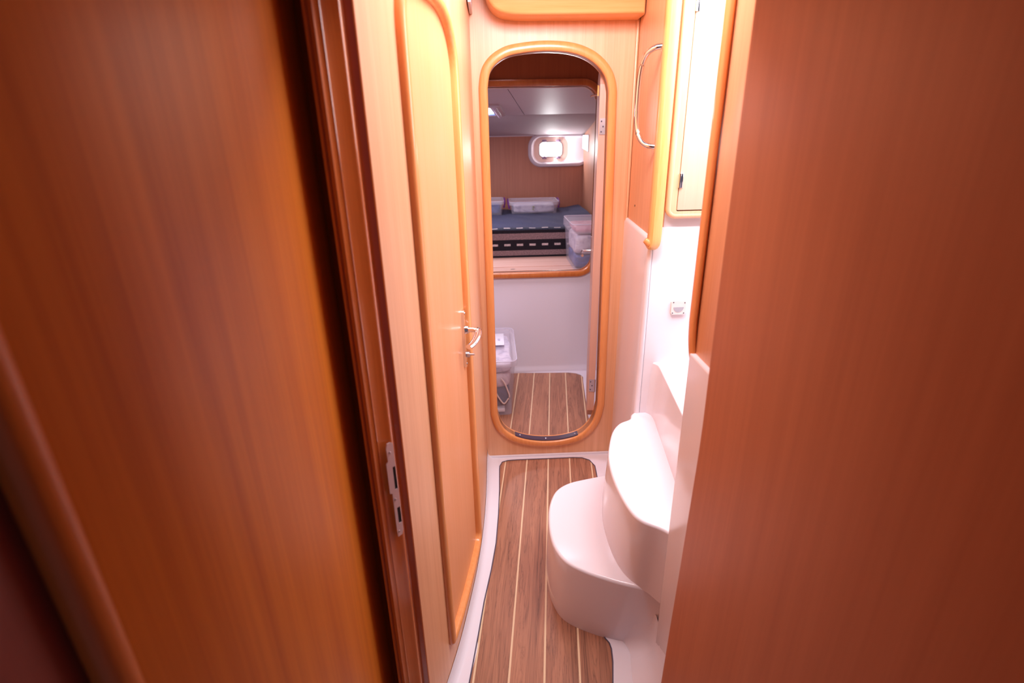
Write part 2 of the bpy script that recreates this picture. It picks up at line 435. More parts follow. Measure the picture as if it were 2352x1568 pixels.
# plate follows the face between the bead and the rebate
pa = V((-.2120, .8985, 0)); pb = V((-.2265, .8825, 0)); dd = (pb-pa); dn_ = V((-dd.y, dd.x, 0)).normalized()
if dn_.dot(V((.22, -.88, 0))) < 0: dn_ = -dn_
def spt(u, z, o): return pa+dd*u+dn_*o+V((0, 0, z+.012))
sloop = [(0.15, .925), (.45, .930), (.8, .930), (.95, .92), (.9, .89), (1.12, .886), (1.12, .815), (.86, .812), (.86, .715), (.8, .700), (.3, .700), (.12, .712)]
h1 = [(.2, .818), (.5, .818), (.5, .872), (.2, .872)]; h2 = [(.2, .732), (.55, .732), (.55, .772), (.2, .772)]
bm = bmesh.new(); plate(bm, sloop, [h1, h2], lambda u, v, d: spt(u, v, .007-d), .0015)
link('plate', bm, plain('strike_steel', (.80, .72, .76), .3, metal=.55), sp_)
bm = bmesh.new(); 
for h in (h1, h2): plate(bm, h, [], lambda u, v, d: spt(u, v, .0058-d), .001)
link('latch_hole', bm, BLACK, sp_)
bm = bmesh.new()
for z in (.908, .795, .712): screw(bm, spt(.62, z, .007), dn_, .003)
link('screw', bm, SATIN, sp_)

# near wall panel: gently bowed towards the camera
bm = bmesh.new()
ctrl = catmull([(-.288, .935, 0), (-.2885, .90, 0), (-.2895, .85, 0), (-.2915, .78, 0), (-.296, .69, 0), (-.308, .58, 0), (-.325, .47, 0), (-.345, .38, 0), (-.352, .352, 0)], 6)
loft(bm, [[V((p.x, p.y, 0)) for p in ctrl], [V((p.x, p.y, 2.05)) for p in ctrl]], closed_rows=False)
struct(link('wall_near_left', bm, NEARW, sharp=60))
bm = bmesh.new()
pr = [(-.357, .368), (-.350, .362), (-.3485, .352), (-.3515, .342), (-.358, .336), (-.366, .332), (-.372, .335), (-.39, .36)]
loft(bm, [[V((x, y, 0)) for x, y in pr], [V((x, y, 2.05)) for x, y in pr]])
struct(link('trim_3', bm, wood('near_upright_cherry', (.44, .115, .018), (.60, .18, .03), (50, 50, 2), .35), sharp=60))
bm = bmesh.new(); box(bm, (-.42, -.35, 0), (-.377, .345, 2.05))
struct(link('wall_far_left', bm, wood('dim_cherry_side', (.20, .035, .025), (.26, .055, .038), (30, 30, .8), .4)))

# ------------------------------------------------------------------ front bulkhead with its oval doorway
yb = 2.21
inner = catmull([(.0045, 1.60), (.0065, 1.685), (.024, 1.738), (.075, 1.774), (.145, 1.788), (.235, 1.793), (.325, 1.785), (.395, 1.760), (.445, 1.718), (.468, 1.665), (.472, 1.58),
                 (.478, 1.2), (.483, .8), (.487, .34), (.484, .262), (.462, .180), (.408, .119), (.330, .093), (.245, .0865), (.160, .0960), (.085, .122), (.030, .168), (.006, .235), (.002, .32), (.003, .8), (.004, 1.2)], 6, closed=True)
inner2 = [(p.x, p.y) for p in (V((q[0], q[1], 0)) for q in [(v.x, v.y) for v in [V((a[0], a[1], 0)) for a in [(w.x, w.y) for w in inner]]])] if False else [(p[0], p[1]) for p in inner]
bm = bmesh.new()
plate(bm, [(-.60, -.02), (.80, -.02), (.80, 2.05), (-.60, 2.05)], [inner2], lambda u, v, d: V((u, yb+d, v)), .035)
struct(link('wall_front', bm, LAM))
# rounded cherry surround
def offs(loop, d):
    n = len(loop); out = []
    for i in range(n):
        a, b = V(loop[i-1]), V(loop[(i+1) % n]); t = (b-a).normalized(); out.append((loop[i][0]+t.y*d, loop[i][1]-t.x*d))
    return out
area = sum(inner2[i][0]*inner2[(i+1) % len(inner2)][1]-inner2[(i+1) % len(inner2)][0]*inner2[i][1] for i in range(len(inner2)))
sg = 1 if area > 0 else -1
tr = struct(thing('trim_1', (.24, yb, .09)))
bm = bmesh.new()
rows = []
for d, o in ((0, .045), (0, -.010), (.0015, -.0135), (.006, -.0155), (.016, -.0155), (.026, -.0135), (.0325, -.009), (.035, -.003), (.035, .004)):
    lp = offs(inner2, d*sg); rows.append([V((u, yb+o, v)) for u, v in lp])
loft(bm, rows, cap0=False, cap1=False)
link('doorway_surround', bm, TRIM, tr, 45)
# dark curved threshold plate
bm = bmesh.new()
tp = [p for p in inner2 if p[1] < .14 and .085 < p[0] < .405]; tp.sort()
rows = [[V((x, yb-.006, z+.001)), V((x, yb-.004, z+.006)), V((x, yb+.028, z+.006)), V((x, yb+.030, z+.001))] for x, z in tp]
loft(bm, rows)
link('threshold_plate', bm, DARKP, tr)
bm = bmesh.new()
for xx in (.11, .24, .385):
    z = min(tp, key=lambda p: abs(p[0]-xx))[1]
    screw(bm, (xx, yb+.010, z+.006), (0, 0, 1), .005, .002)
link('screw', bm, STEEL, tr)
# seam strip in the right hand corner
bm = bmesh.new(); box(bm, (.566, 2.198, .25), (.576, 2.21, 2.05), .003)
struct(link('trim_4', bm, LAM))

# overhead box above the doorway
ob = thing('overhead_box', (.3, 2.15, 1.89), 'orange cherry box with a rounded end, mounted high above the oval doorway', 'overhead box')
bm = bmesh.new()
fr = catmull([(-.002, 2.04, 0), (.004, 1.965, 0), (.022, 1.925, 0), (.050, 1.903, 0), (.095, 1.893, 0), (.16, 1.890, 0)], 6)
lp = [(p.x, p.y) for p in fr]+[(.567, 1.890), (.567, 2.04)]
n = len(lp); ins_ = offs(lp, .010)
cx_ = .3
rows = [[V((u, 2.208, v)) for u, v in lp], [V((u, 2.105, v)) for u, v in lp]]
def shrink(lp, d): return [(u+(cx_-u)*d/.28, v+(max(0, (1.99-v)))*d/.1) for u, v in lp]
rows += [[V((u, 2.098, v)) for u, v in shrink(lp, .003)], [V((u, 2.094, v)) for u, v in shrink(lp, .009)]]
loft(bm, rows)
link('box_body', bm, TRIMH, ob, 50)

# ------------------------------------------------------------------ floors
fl = [(-.32, .30), (-.1084, 1.0563), (-.0833, 1.2214), (-.0662, 1.3434), (-.0407, 1.4828), (-.0211, 1.6186), (-.0087, 1.7839), (-.001, 1.95), (.0015, 2.08),
      (.004, 2.13), (.016, 2.162), (.045, 2.1745), (.10, 2.177), (.37, 2.177), (.415, 2.172), (.448, 2.150), (.466, 2.10), (.4616, 2.035), (.44, 1.80), (.33, 1.70),
      (.26, 1.55), (.24, 1.35), (.255, 1.222), (.292, 1.1995), (.318, 1.184), (.331, 1.160), (.3331, 1.140), (.3280, 1.098), (.3135, 1.0328), (.12, .30)]
fl = [(a, b) for a, b in fl]
bm = bmesh.new()
flc = fl
plate(bm, flc, [], lambda u, v, d: V((u, v, d)), -.012)
tag(link('teak_floor_panel', bm, TEAK), 'teak floor panel with pale inlay lines in the passage, in front of the oval doorway', 'floor panel')
bm = bmesh.new(); tube(bm, [V((x, y, .0015)) for x, y in fl], .0022, closed=True, n=6)
struct(link('trim_5', bm, SEAL))
bm = bmesh.new(); box(bm, (-.6, -.4, -.05), (1.5, 5.2, -.013))
struct(link('floor', bm, GELN))
# moulded liner around the passage floor: from the panel edge up to the left wall
bm = bmesh.new()
edge = [(-.32, .30), (-.1084, 1.0563), (-.0833, 1.2214), (-.0662, 1.3434), (-.0407, 1.4828), (-.0211, 1.6186), (-.0087, 1.7839), (-.001, 1.95), (.0015, 2.08), (.003, 2.21)]
ec = catmull([(a-.002, b, 0) for a, b in edge], 6)
rows = []
for p in ec:
    y = p.y; w = wx(y) if y > .7 else -.265-(.7-y)*.45
    a = V((p.x, y, -.012)); rows.append([a, V((p.x, y, .001)), V((p.x+(w-p.x)*.55, y, .004)), V((p.x+(w-p.x)*.80, y, .010)), V((p.x+(w-p.x)*.93, y, .020)), V((w+.0015, y, .036)), V((w+.0015, y, .05))][::1])
loft(bm, rows, closed_rows=False)
struct(link('trim_6', bm, GEL, sharp=60))
# liner across the foot of the bulkhead and along the right side
bm = bmesh.new()
rows = []
for x, y in [(-.06, 2.20), (.0, 2.196)]+fl[9:17]: pass
out2 = [(-.06, 2.21), (.60, 2.21), (.60, .30), (.122, .30)]
loop = [(.001, 2.21)]+[(a-.001, b+.001) for a, b in fl[8:18]]+[(a+.001, b) for a, b in fl[18:]]+[(.60, .30), (.60, 2.21)]
plate(bm, loop, [], lambda u, v, d: V((u, v, .0015+d)), -.012)
struct(link('trim_7', bm, GEL))
bm = bmesh.new(); box(bm, (-.05, 2.200, 0), (.56, 2.2095, .012), .003)
struct(link('trim_8', bm, GEL))

# ------------------------------------------------------------------ stairs
st = thing('moulded_staircase', (.6, 1.4, 0), 'white moulded staircase of three curved steps rising to the right of the passage', 'staircase')
XR = 1.15
def outl(pts, z): return [V((x, y, z)) for x, y in pts]
t1 = [(.4236, 1.693), (.3549, 1.677), (.2706, 1.653), (.2167, 1.613), (.1857, 1.551), (.1690, 1.475), (.1639, 1.381), (.1739, 1.309), (.202, 1.253), (.259, 1.2085), (.3247, 1.174), (.372, 1.1535), (.4175, 1.137), (.440, 1.124), (.462, 1.108)]
b1 = [(.430, 1.705), (.350, 1.69), (.262, 1.666), (.206, 1.624), (.176, 1.556), (.164, 1.48), (.1615, 1.385), (.1680, 1.325), (.192, 1.262), (.240, 1.220), (.312, 1.184), (.362, 1.168), (.408, 1.156), (.440, 1.128), (.458, 1.088)]
t1 = [(p.x, p.y) for p in catmull([(a, b, 0) for a, b in t1], 5)]; b1 = [(p.x, p.y) for p in catmull([(a, b, 0) for a, b in b1], 5)]
e1 = [(XR, 1.10), (XR, 1.74), (.52, 1.74)]
bm = bmesh.new(); prism(bm, outl(b1+e1, 0), outl(t1+e1, .25), .010)
link('lower_step', bm, GEL, st, 50)
t2 = [(.530, 1.742), (.512, 1.722), (.497, 1.690), (.4506, 1.661), (.411, 1.60), (.376, 1.496), (.3615, 1.430), (.355, 1.349), (.358, 1.256), (.371, 1.178), (.392, 1.138), (.432, 1.108), (.458, 1.082)]
b2 = [(.528, 1.742), (.508, 1.722), (.488, 1.700), (.440, 1.675), (.395, 1.61), (.366, 1.500), (.3535, 1.430), (.350, 1.349), (.354, 1.27), (.368, 1.205), (.392, 1.160), (.424, 1.128), (.452, 1.085)]
t2 = [(p.x, p.y) for p in catmull([(a, b, 0) for a, b in t2], 5)]; b2 = [(p.x, p.y) for p in catmull([(a, b, 0) for a, b in b2], 5)]
e2 = [(XR, 1.08), (XR, 1.742)]
bm = bmesh.new(); prism(bm, outl(b2+e2, .242), outl(t2+e2, .50), .010)
link('middle_step', bm, GEL, st, 50)
t3 = [(.574, 1.738), (.588, 1.722), (.594, 1.700), (.585, 1.61), (.570, 1.47), (.555, 1.33), (.541, 1.20), (.530, 1.06)]
b3 = [(.553, 1.738), (.574, 1.726), (.586, 1.690), (.575, 1.585), (.557, 1.44), (.5388, 1.297), (.525, 1.17), (.515, 1.06)]
t3 = [(p.x, p.y) for p in catmull([(a, b, 0) for a, b in t3], 5)]; b3 = [(p.x, p.y) for p in catmull([(a, b, 0) for a, b in b3], 5)]
e3 = [(XR, 1.06), (XR, 1.738)]
bm = bmesh.new(); prism(bm, outl(b3+e3, .492), outl(t3+e3, .710), .006)
link('upper_step', bm, GEL, st, 50)

# ------------------------------------------------------------------ right side: far panel, stairwell wall, near partition
def rp(s, off=0):     # along the right passage panel, s=0 at the bulkhead, 1 at the stairwell corner
    a, b = V((.578, 2.21, 0)), V((.545, 1.742, 0)); d = (b-a); n = V((-1, .07, 0)).normalized()
    return a+d*s+n*off
bm = bmesh.new()
rows = [[V((p.x, p.y, 1.14)) for p in (rp(0), rp(1), rp(1, -.035), rp(0, -.035))], [V((p.x, p.y, 2.05)) for p in (rp(0), rp(1), rp(1, -.035), rp(0, -.035))]]
loft(bm, rows)
struct(link('wall_right', bm, LAM))
# white liner beneath it with a rounded top ledge, turning into the stairwell wall
bm = bmesh.new()
path = [rp(0, .0), rp(.5), rp(.93)]+[V((.5476+.0, 1.752, 0)), V((.556, 1.745, 0)), V((.575, 1.742, 0)), V((XR, 1.742, 0))]
lean = [.0, .012, .020, .022, .020, .02, .02]
sec = [(0, .012), (.25, .012), (.6, .012), (1.0, .012), (1.155, .012), (1.166, .009), (1.170, .003), (1.170, -.010)]
rows = []
for i, p in enumerate(path[:3]):
    n = V((-1, .07, 0)).normalized(); rows.append([V((p.x, p.y, 0))+n*(o+(lean[i]*(1-min(z, .9)/.9)))+V((0, 0, z)) for z, o in sec])
cr_ = rp(1.0)
for k in range(1, 6):
    a = math.radians(18*k); c = rp(1, 0); n = V((-math.cos(a), -math.sin(a), 0))
    rows.append([V((c.x, c.y, 0))+n*(o+lean[3]*(1-min(z, .9)/.9)*math.cos(a))+V((0, 0, z)) for z, o in sec])
loft(bm, rows, closed_rows=False)
struct(link('trim_9', bm, GEL, sharp=60))
bm = bmesh.new()
box(bm, (.545, 1.731, 0), (XR+.05, 1.78, 1.205), .006)
box(bm, (.545, 1.742, 1.19), (XR+.05, 1.78, 2.05))
struct(link('wall_stairwell', bm, GEL))
bm = bmesh.new(); box(bm, (XR+.002, 1.0, .0), (XR+.04, 1.78, 1.25), .004)
struct(link('wall_companionway', bm, GEL))

# wooden upright rail at the corner
hr = thing('wooden_handrail', (.54, 1.70, 1.13), 'golden upright wooden handrail at the corner of the stairwell, beside the steel grab handle', 'handrail')
bm = bmesh.new()
secr = [(-.020, .012), (-.020, .030), (-.014, .037), (.008, .037), (.017, .030), (.017, .004), (.017, -.02), (-.005, -.02), (-.020, -.004)]
hx, hyy = .546, 1.735
def rrow(z, s=1, dx=0, dy=0): return [V((hx+dx+u*s, hyy+dy-.004-d*s, z)) for u, d in secr]
rows = [rrow(2.05), rrow(1.6), rrow(1.19), rrow(1.165, 1, -.001), rrow(1.150, .96, -.003), rrow(1.140, .85, -.005), rrow(1.1345, .6, -.006)]
loft(bm, rows); link('rail', bm, RAILW, hr, 45)
bm = bmesh.new()
tube(bm, [V((.512, 1.715, 1.168)), V((.524, 1.712, 1.158)), V((.535, 1.71, 1.154))], [.009, .013, .013], n=12)
link('rail_foot', bm, TRIM, hr)

# steel grab handle on the wooden panel
gh = thing('grab_handle', (.54, 1.80, 1.45), 'curved polished steel grab handle on the wood panel beside the golden upright rail', 'grab handle')
pn = V((-1, .07, 0)).normalized()
def gp(y, z, off):
    s = (2.21-y)/(2.21-1.742); p = rp(s, off); return V((p.x, p.y, z))
yt, ytb = 1.790, 1.800
zt_, zb_ = 1.744, 1.459
bm = bmesh.new()
tube(bm, catmull([gp(1.785, 1.746, .000), gp(1.792, 1.744, .024), gp(1.812, 1.732, .044), gp(1.832, 1.705, .054), gp(1.842, 1.665, .058), gp(1.845, 1.60, .059), gp(1.842, 1.535, .058), gp(1.835, 1.500, .053), gp(1.818, 1.474, .042), gp(1.800, 1.461, .024), gp(1.792, 1.458, 0)], 6), .0085, n=14)
link('handle_bar', bm, STEEL, gh)
for yy_, zz in ((1.785, 1.746), (1.792, 1.458)):
    bm = bmesh.new(); c = gp(yy_, zz, .0005); loft(bm, [ring(c, pn, .022, 24), ring(c+pn*.003, pn, .021, 24), ring(c+pn*.005, pn, .013, 24)])
    link('mount_flange', bm, STEEL, gh)
bm = bmesh.new(); c = gp(2.07, 1.235, 0); loft(bm, [ring(c, pn, .004, 8), ring(c+pn*.0012, pn, .004, 8)])
tag(link('screw_hole', bm, BLACK), 'tiny dark screw hole low on the wood panel below the steel grab handle', 'screw hole')

# wall cabinet in the stairwell
cb = thing('wall_cabinet', (.8, 1.74, 1.238), 'light-washed wood wall cabinet with rounded frame corner and hinged door, high in the bright stairwell', 'cabinet')
bm = bmesh.new()
o_ = rrect(.578, 1.238, 1.10, 2.05, .030, 6); i_ = rrect(.6085, 1.259, 1.07, 2.02, .006, 3)
plate(bm, o_, [i_], lambda u, v, d: V((u, 1.715+d, v)), .027)
oo = offs(o_, -.004)
rows = [[V((u, 1.742, v)) for u, v in offs(o_, .0)], [V((u, 1.719, v)) for u, v in offs(o_, .003)], [V((u, 1.714, v)) for u, v in offs(o_, -.001)], [V((u, 1.7125, v)) for u, v in offs(o_, -.007)], [V((u, 1.7148, v)) for u, v in offs(o_, -.012)]]
loft(bm, rows, cap0=False, cap1=False)
link('cabinet_frame', bm, wood('cabinet_frame_cherry', (.85, .47, .26), (.93, .60, .38), (60, 60, 3), .3, coat=.2), cb, 50)
bm = bmesh.new(); box(bm, (.612, 1.716, 1.2625), (1.066, 1.735, 2.016), .0015)
cdr = link('cabinet_door', bm, CABW, cb)
bm = bmesh.new(); box(bm, (.600, 1.7365, 1.25), (1.08, 1.7395, 2.03)); link('door_gap', bm, BLACK, cb)
for z in (1.355, 1.845):
    bm = bmesh.new(); tube(bm, [(.6105, 1.713, z-.022), (.6105, 1.713, z+.022)], .0042, n=10)
    box(bm, (.6105, 1.7125, z-.022), (.621, 1.7155, z+.022), .001)
    link('hinge', bm, STEEL, cb)
# small courtesy light
cl = thing('courtesy_light', (.652, 1.728, .89), 'small square white courtesy light on the stairwell wall above the steps', 'light')
bm = bmesh.new()
o_ = rrect(.6265, .8965, .6815, .9495, .008, 5)
rows = [[V((u, 1.731, v)) for u, v in o_], [V((u, 1.7245, v)) for u, v in o_], [V((u, 1.7225, v)) for u, v in offs(o_, -.002)]]
loft(bm, rows); link('light_plate', bm, plain('light_plate_white', (.80, .74, .70), .35), cl)
bm = bmesh.new()
hl = [(.636+.036*k/6, .9255) for k in range(7)]+[(.654+.018*math.cos(a), .9255+.019*math.sin(a)) for a in [math.radians(-180*k/12) for k in range(1, 12)]]
plate(bm, hl, [], lambda u, v, d: V((u, 1.7215+d, v)), .004); link('lens', bm, LENS, cl)
for u, v in ((.6345, .9430), (.6745, .9410), (.6335, .9040), (.6735, .9030)):
    bm = bmesh.new(); screw(bm, (u, 1.7225, v), (0, -1, 0), .0024, .001); link('screw', bm, SEAL, cl)

# near partition on the right
bm = bmesh.new(); box(bm, (.4575, .55, 1.0), (.50, 1.096, 2.05), .001)
struct(link('wall_near_right', bm, LAM))
bm = bmesh.new(); box(bm, (.4480, .55, 0), (.5015, 1.088, 1.030), .008, 4)
# moulded pilaster at the slab's foot
struct(link('wall_near_right_liner', bm, GEL, sharp=50))
bm = bmesh.new()
pts = [(.4475, 1.103, 2.05), (.4475, 1.103, 1.6), (.4475, 1.103, 1.15), (.4478, 1.102, 1.09), (.450, 1.099, 1.045), (.456, 1.094, 1.005), (.468, 1.088, .985)]
pth = [p+V((.0045, 0, 0)) for p in catmull(pts, 5)]
SX = 0
rows = []
for i, p in enumerate(pth):
    t = (pth[min(i+1, len(pth)-1)]-pth[max(i-1, 0)]).normalized(); b_ = V((0, 1, 0)); s = t.cross(b_).normalized()
    rows.append([p+s*(SX+.0075*math.cos(a))*1.0+b_*(-.010+.017*math.sin(a)) for a in [2*math.pi*k/12 for k in range(12)]])
loft(bm, rows)
struct(link('trim_10', bm, TRIM, sharp=60))
bm = bmesh.new(); screw(bm, (.4502, 1.035, .925), (-1, 0, 0), .0022, .001)
tag(link('screw', bm, SEAL), 'tiny dark screw head on the white liner edge, lower right of the orange edging', 'screw')
# liner fillets at the foot of the near side
bm = bmesh.new()
g0 = [(.345, 1.178), (.372, 1.166), (.386, 1.137), (.385, 1.10), (.372, 1.03), (.27, .35)]
g1 = [(.36, 1.172), (.405, 1.150), (.432, 1.125), (.444, 1.090), (.432, 1.0), (.36, .35)]
g2 = [(.37, 1.170), (.418, 1.146), (.448, 1.120), (.4505, 1.085), (.4505, 1.0), (.4505, .35)]
R_ = [catmull([(x, y, z) for x, y in g], 5) for g, z in ((g0, .002), (g1, .055), (g2, .17))]
cross = []
for k in range(len(R_[0])): cross.append([R_[0][k], R_[0][k].lerp(R_[1][k], .5)-V((0, 0, .006)), R_[1][k], R_[1][k].lerp(R_[2][k], .5)-V((-.003, 0, .004)), R_[2][k]])
loft(bm, cross, closed_rows=False)
struct(link('trim_12', bm, GEL, sharp=70))

# foreground door leaf, swung towards the camera on the right
lf3 = struct(thing('door_3', (.39, .86, .05)))
bm = bmesh.new()
def leafx(z):
    P = [(.05, .372), (.23, .3780), (.46, .3835), (.60, .3875), (.94, .3955), (1.28, .3915), (1.68, .3885), (2.05, .386)]
    for a, b in zip(P, P[1:]):
        if z <= b[0]: return a[1]+(b[1]-a[1])*(z-a[0])/(b[0]-a[0])
    return P[-1][1]
rows = []
for k in range(31):
    z = .05+1.98*k/30; x0 = leafx(z)
    far = V((x0, .86, z)); near = V((.475, .18, z)); d = (near-far).normalized(); nn = V((-d.y, d.x, 0))
    if nn.x < 0: nn = -nn
    sec_ = [far+nn*.032, far+nn*.012+d*-.004, far+nn*.004+d*-.001, far+d*.006, near, near+nn*.032]
    rows.append(sec_)
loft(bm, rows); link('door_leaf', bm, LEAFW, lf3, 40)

# ------------------------------------------------------------------ the cabin beyond
fl2 = [(-.5, 2.27), (.50, 2.27), (.521, 2.60), (.548, 2.85), (.566, 3.02), (.577, 3.090), (.565, 3.125), (.5405, 3.15), (.492, 3.168), (.1385, 3.19), (-.5, 3.19)]
bm = bmesh.new(); plate(bm, fl2, [], lambda u, v, d: V((u, v, d)), -.012)
f2 = tag(link('teak_floor_panel', bm, TEAK), 'teak floor panel of the far cabin, seen through the oval doorway', 'floor panel')
bm = bmesh.new(); c = V((.135, 2.40, .0005)); loft(bm, [ring(c, (0, 0, 1), .009, 16), ring(c+V((0, 0, .001)), (0, 0, 1), .008, 16)])
link('finger_hole', bm, BLACK, f2)
bm = bmesh.new(); plate(bm, [(-.6, 2.25), (.80, 2.25), (.80, 3.21), (-.6, 3.21)], [[(a*1.0+.0005, b+.0005) for a, b in fl2]], lambda u, v, d: V((u, v, .0025+d)), -.012)
struct(link('trim_13', bm, GELN))
yc = 3.20
bm = bmesh.new()
# white lower wall with its cove and small plinth
rows = []
for z, o in ((0, -.012), (.010, -.012), (.020, -.010), (.035, -.003), (.050, 0), (.70, 0)): rows.append([V((-.6, yc+o, z)), V((.80, yc+o, z))])
loft(bm, rows, closed_rows=False)
struct(link('wall_cabin_lower', bm, GELN, sharp=60))
bm = bmesh.new()
op = rrect(-.45, .698, .622, 1.752, .085, 8)
plate(bm, [(-.6, .66), (.80, .66), (.80, 2.02), (-.6, 2.02)], [op], lambda u, v, d: V((u, yc+.002+d, v)), .02)
struct(link('wall_cabin_upper', bm, [wood('shaded_cherry_bulkhead', (.36, .085, .022), (.45, .12, .032), (42, 42, .9), .4)]))  # same cherry laminate, with the shade put into a darker colour
bm = bmesh.new()
a_ = sum(op[i][0]*op[(i+1) % len(op)][1]-op[(i+1) % len(op)][0]*op[i][1] for i in range(len(op))); s_ = 1 if a_ > 0 else -1
rows = []
for d, o in ((0, .032), (0, -.008), (.003, -.016), (.012, -.020), (.026, -.020), (.034, -.017), (.038, -.008), (.038, .002)):
    rows.append([V((u, yc+o, v)) for u, v in offs(op, d*s_)])
loft(bm, rows, cap0=False, cap1=False)
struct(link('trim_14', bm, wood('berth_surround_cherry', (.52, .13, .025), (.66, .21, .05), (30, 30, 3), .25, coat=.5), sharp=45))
bm = bmesh.new()
tt = [p for p in offs(op, -.003*s_) if p[1] > 1.68]; tt.sort(key=lambda p: (p[0] > .3, p[0] if p[0] < .5 else 0)); tt = [(-.35, 1.749)]+[p for p in offs(op, -.003*s_) if p[1] > 1.68 and p[0] > .3][::-1]
tube(bm, [V((u, yc+.036, v)) for u, v in tt], .0035, n=8)
struct(link('lit_edge_strip', bm, GEL))  # white strip drawn in for the lit ceiling edge
# berth base
bb = thing('berth_base', (.1, 3.9, .62), 'bare plywood berth base under the striped blanket in the far cabin', 'berth base')
bm = bmesh.new(); box(bm, (-.595, yc+.02, .64), (.83, 3.42, .676)); link('front_board', bm, PLY, bb)
bm = bmesh.new(); box(bm, (-.595, 3.422, .64), (.83, 4.80, .681), .001); link('rear_board', bm, PLY, bb)
bm = bmesh.new(); box(bm, (-.58, 3.24, -.012), (.79, 3.27, .639)); link('bearer', bm, PLY, bb)
bm = bmesh.new(); plate(bm, [(.135+.016*math.cos(a), 3.37+.006*math.sin(a)) for a in [2*math.pi*k/16 for k in range(16)]], [], lambda u, v, d: V((u, v, .6765)), 0)
link('finger_hole', bm, BLACK, bb)
# mattress wrapped in the striped blanket
mt = thing('mattress', (.1, 4.2, .68), 'mattress wrapped in a dark striped blanket with pale dashes, on the berth', 'mattress')
bm = bmesh.new()
sec_ = [(3.703, .683), (3.700, .70), (3.700, .78), (3.700, .86)]+[(3.712-.012*math.cos(math.radians(a)), .874+.012*math.sin(math.radians(a))) for a in (20, 45, 70)]+[(3.74+.06*k, .888) for k in range(12)]+[(4.45+.05*k, .888) for k in range(7)]+[(4.77, .683)]
rows = []
for k in range(61):
    x = -.55+1.34*k/60; r = []
    for y, z in sec_:
        dz = 0; dy = 0
        if z > .87:
            dz = .004*math.sin(x*17+y*9)*math.sin(y*13-x*4)+.0025*math.sin(x*41+y*23)
            q = max(0, x-.59); dz += q*.14*min(1, max(0, (y-3.9)/.4)); dz *= min(1, (y-3.69)/.05)
        elif z > .69: dy = .002*math.sin(x*23+z*30)
        r.append(V((x, y+dy, z+dz)))
    rows.append(r)
loft(bm, rows); link('blanket', bm, BLANK, mt, 60)
# back wall, side walls, valance, ceiling of the cabin
yw = 4.80
bm = bmesh.new()
ph = rrect(.375, 1.268, .865, 1.487, .085, 8)
plate(bm, [(-.62, .6), (1.0, .6), (1.0, 1.60), (-.62, 1.60)], [ph], lambda u, v, d: V((u, yw+d, v)), .02)
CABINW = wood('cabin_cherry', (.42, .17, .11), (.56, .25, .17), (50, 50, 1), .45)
struct(link('wall_back', bm, CABINW))
bm = bmesh.new(); box(bm, (.83, 3.23, .6), (.86, 4.8, 1.9)); struct(link('wall_cabin_right', bm, CABINW))
bm = bmesh.new(); box(bm, (-.64, 2.25, 0), (-.6, 4.8, 1.9)); struct(link('wall_cabin_left', bm, GELN))
bm = bmesh.new(); box(bm, (.80, 2.25, 0), (.83, 3.22, 2.02)); struct(link('wall_cabin_side', bm, GELN))
bm = bmesh.new(); loft(bm, [[V((-.62, 4.12, 1.640)), V((.85, 4.12, 1.640))], [V((-.62, 4.16, 1.628)), V((.85, 4.16, 1.628))], [V((-.62, 4.79, 1.499)), V((.85, 4.79, 1.499))], [V((-.62, 4.80, 1.497)), V((.85, 4.80, 1.497))]], closed_rows=False)
struct(link('trim_16', bm, VAL))
bm = bmesh.new(); tube(bm, [(-.6, 4.795, 1.4965), (.83, 4.795, 1.4965)], .0045, n=8); struct(link('trim_17', bm, GEL))
def cz(y): return 1.772-(y-3.22)*(1.772-1.640)/(4.12-3.22)
bm = bmesh.new()
def cpan(x0, x1): box_ = [[V((x0, 3.22, cz(3.22))), V((x1, 3.22, cz(3.22))), V((x1, 3.22, cz(3.22)+.01)), V((x0, 3.22, cz(3.22)+.01))], [V((x0, 4.12, cz(4.12))), V((x1, 4.12, cz(4.12))), V((x1, 4.12, cz(4.12)+.01)), V((x0, 4.12, cz(4.12)+.01))]]; loft(bm, box_)
cpan(-.62, .096-.002+.05*0); 
bm.free(); bm = bmesh.new()
def seamx(y): return .098+(y-3.22)*.19
for side in (0, 1):
    rows = []
    for y in (3.22, 4.12):
        a, b = ((-.62, seamx(y)-.0022) if side == 0 else (seamx(y)+.0022, .85)); z = cz(y)
        rows.append([V((a, y, z)), V((b, y, z)), V((b, y, z+.012)), V((a, y, z+.012))])
    loft(bm, rows)
struct(link('ceiling_cabin', bm, HEADL))
bm = bmesh.new(); loft(bm, [[V((-.62, 3.22, 1.79)), V((.85, 3.22, 1.79))], [V((-.62, 4.13, 1.656)), V((.85, 4.13, 1.656))], [V((-.62, 4.82, 1.52)), V((.85, 4.82, 1.52))]], closed_rows=False); struct(link('ceiling_back', bm, BLACK))
bm = bmesh.new(); box(bm, (-.64, 2.25, 2.02), (.85, 3.22, 2.05)); struct(link('ceiling_lobby', bm, HEADL))
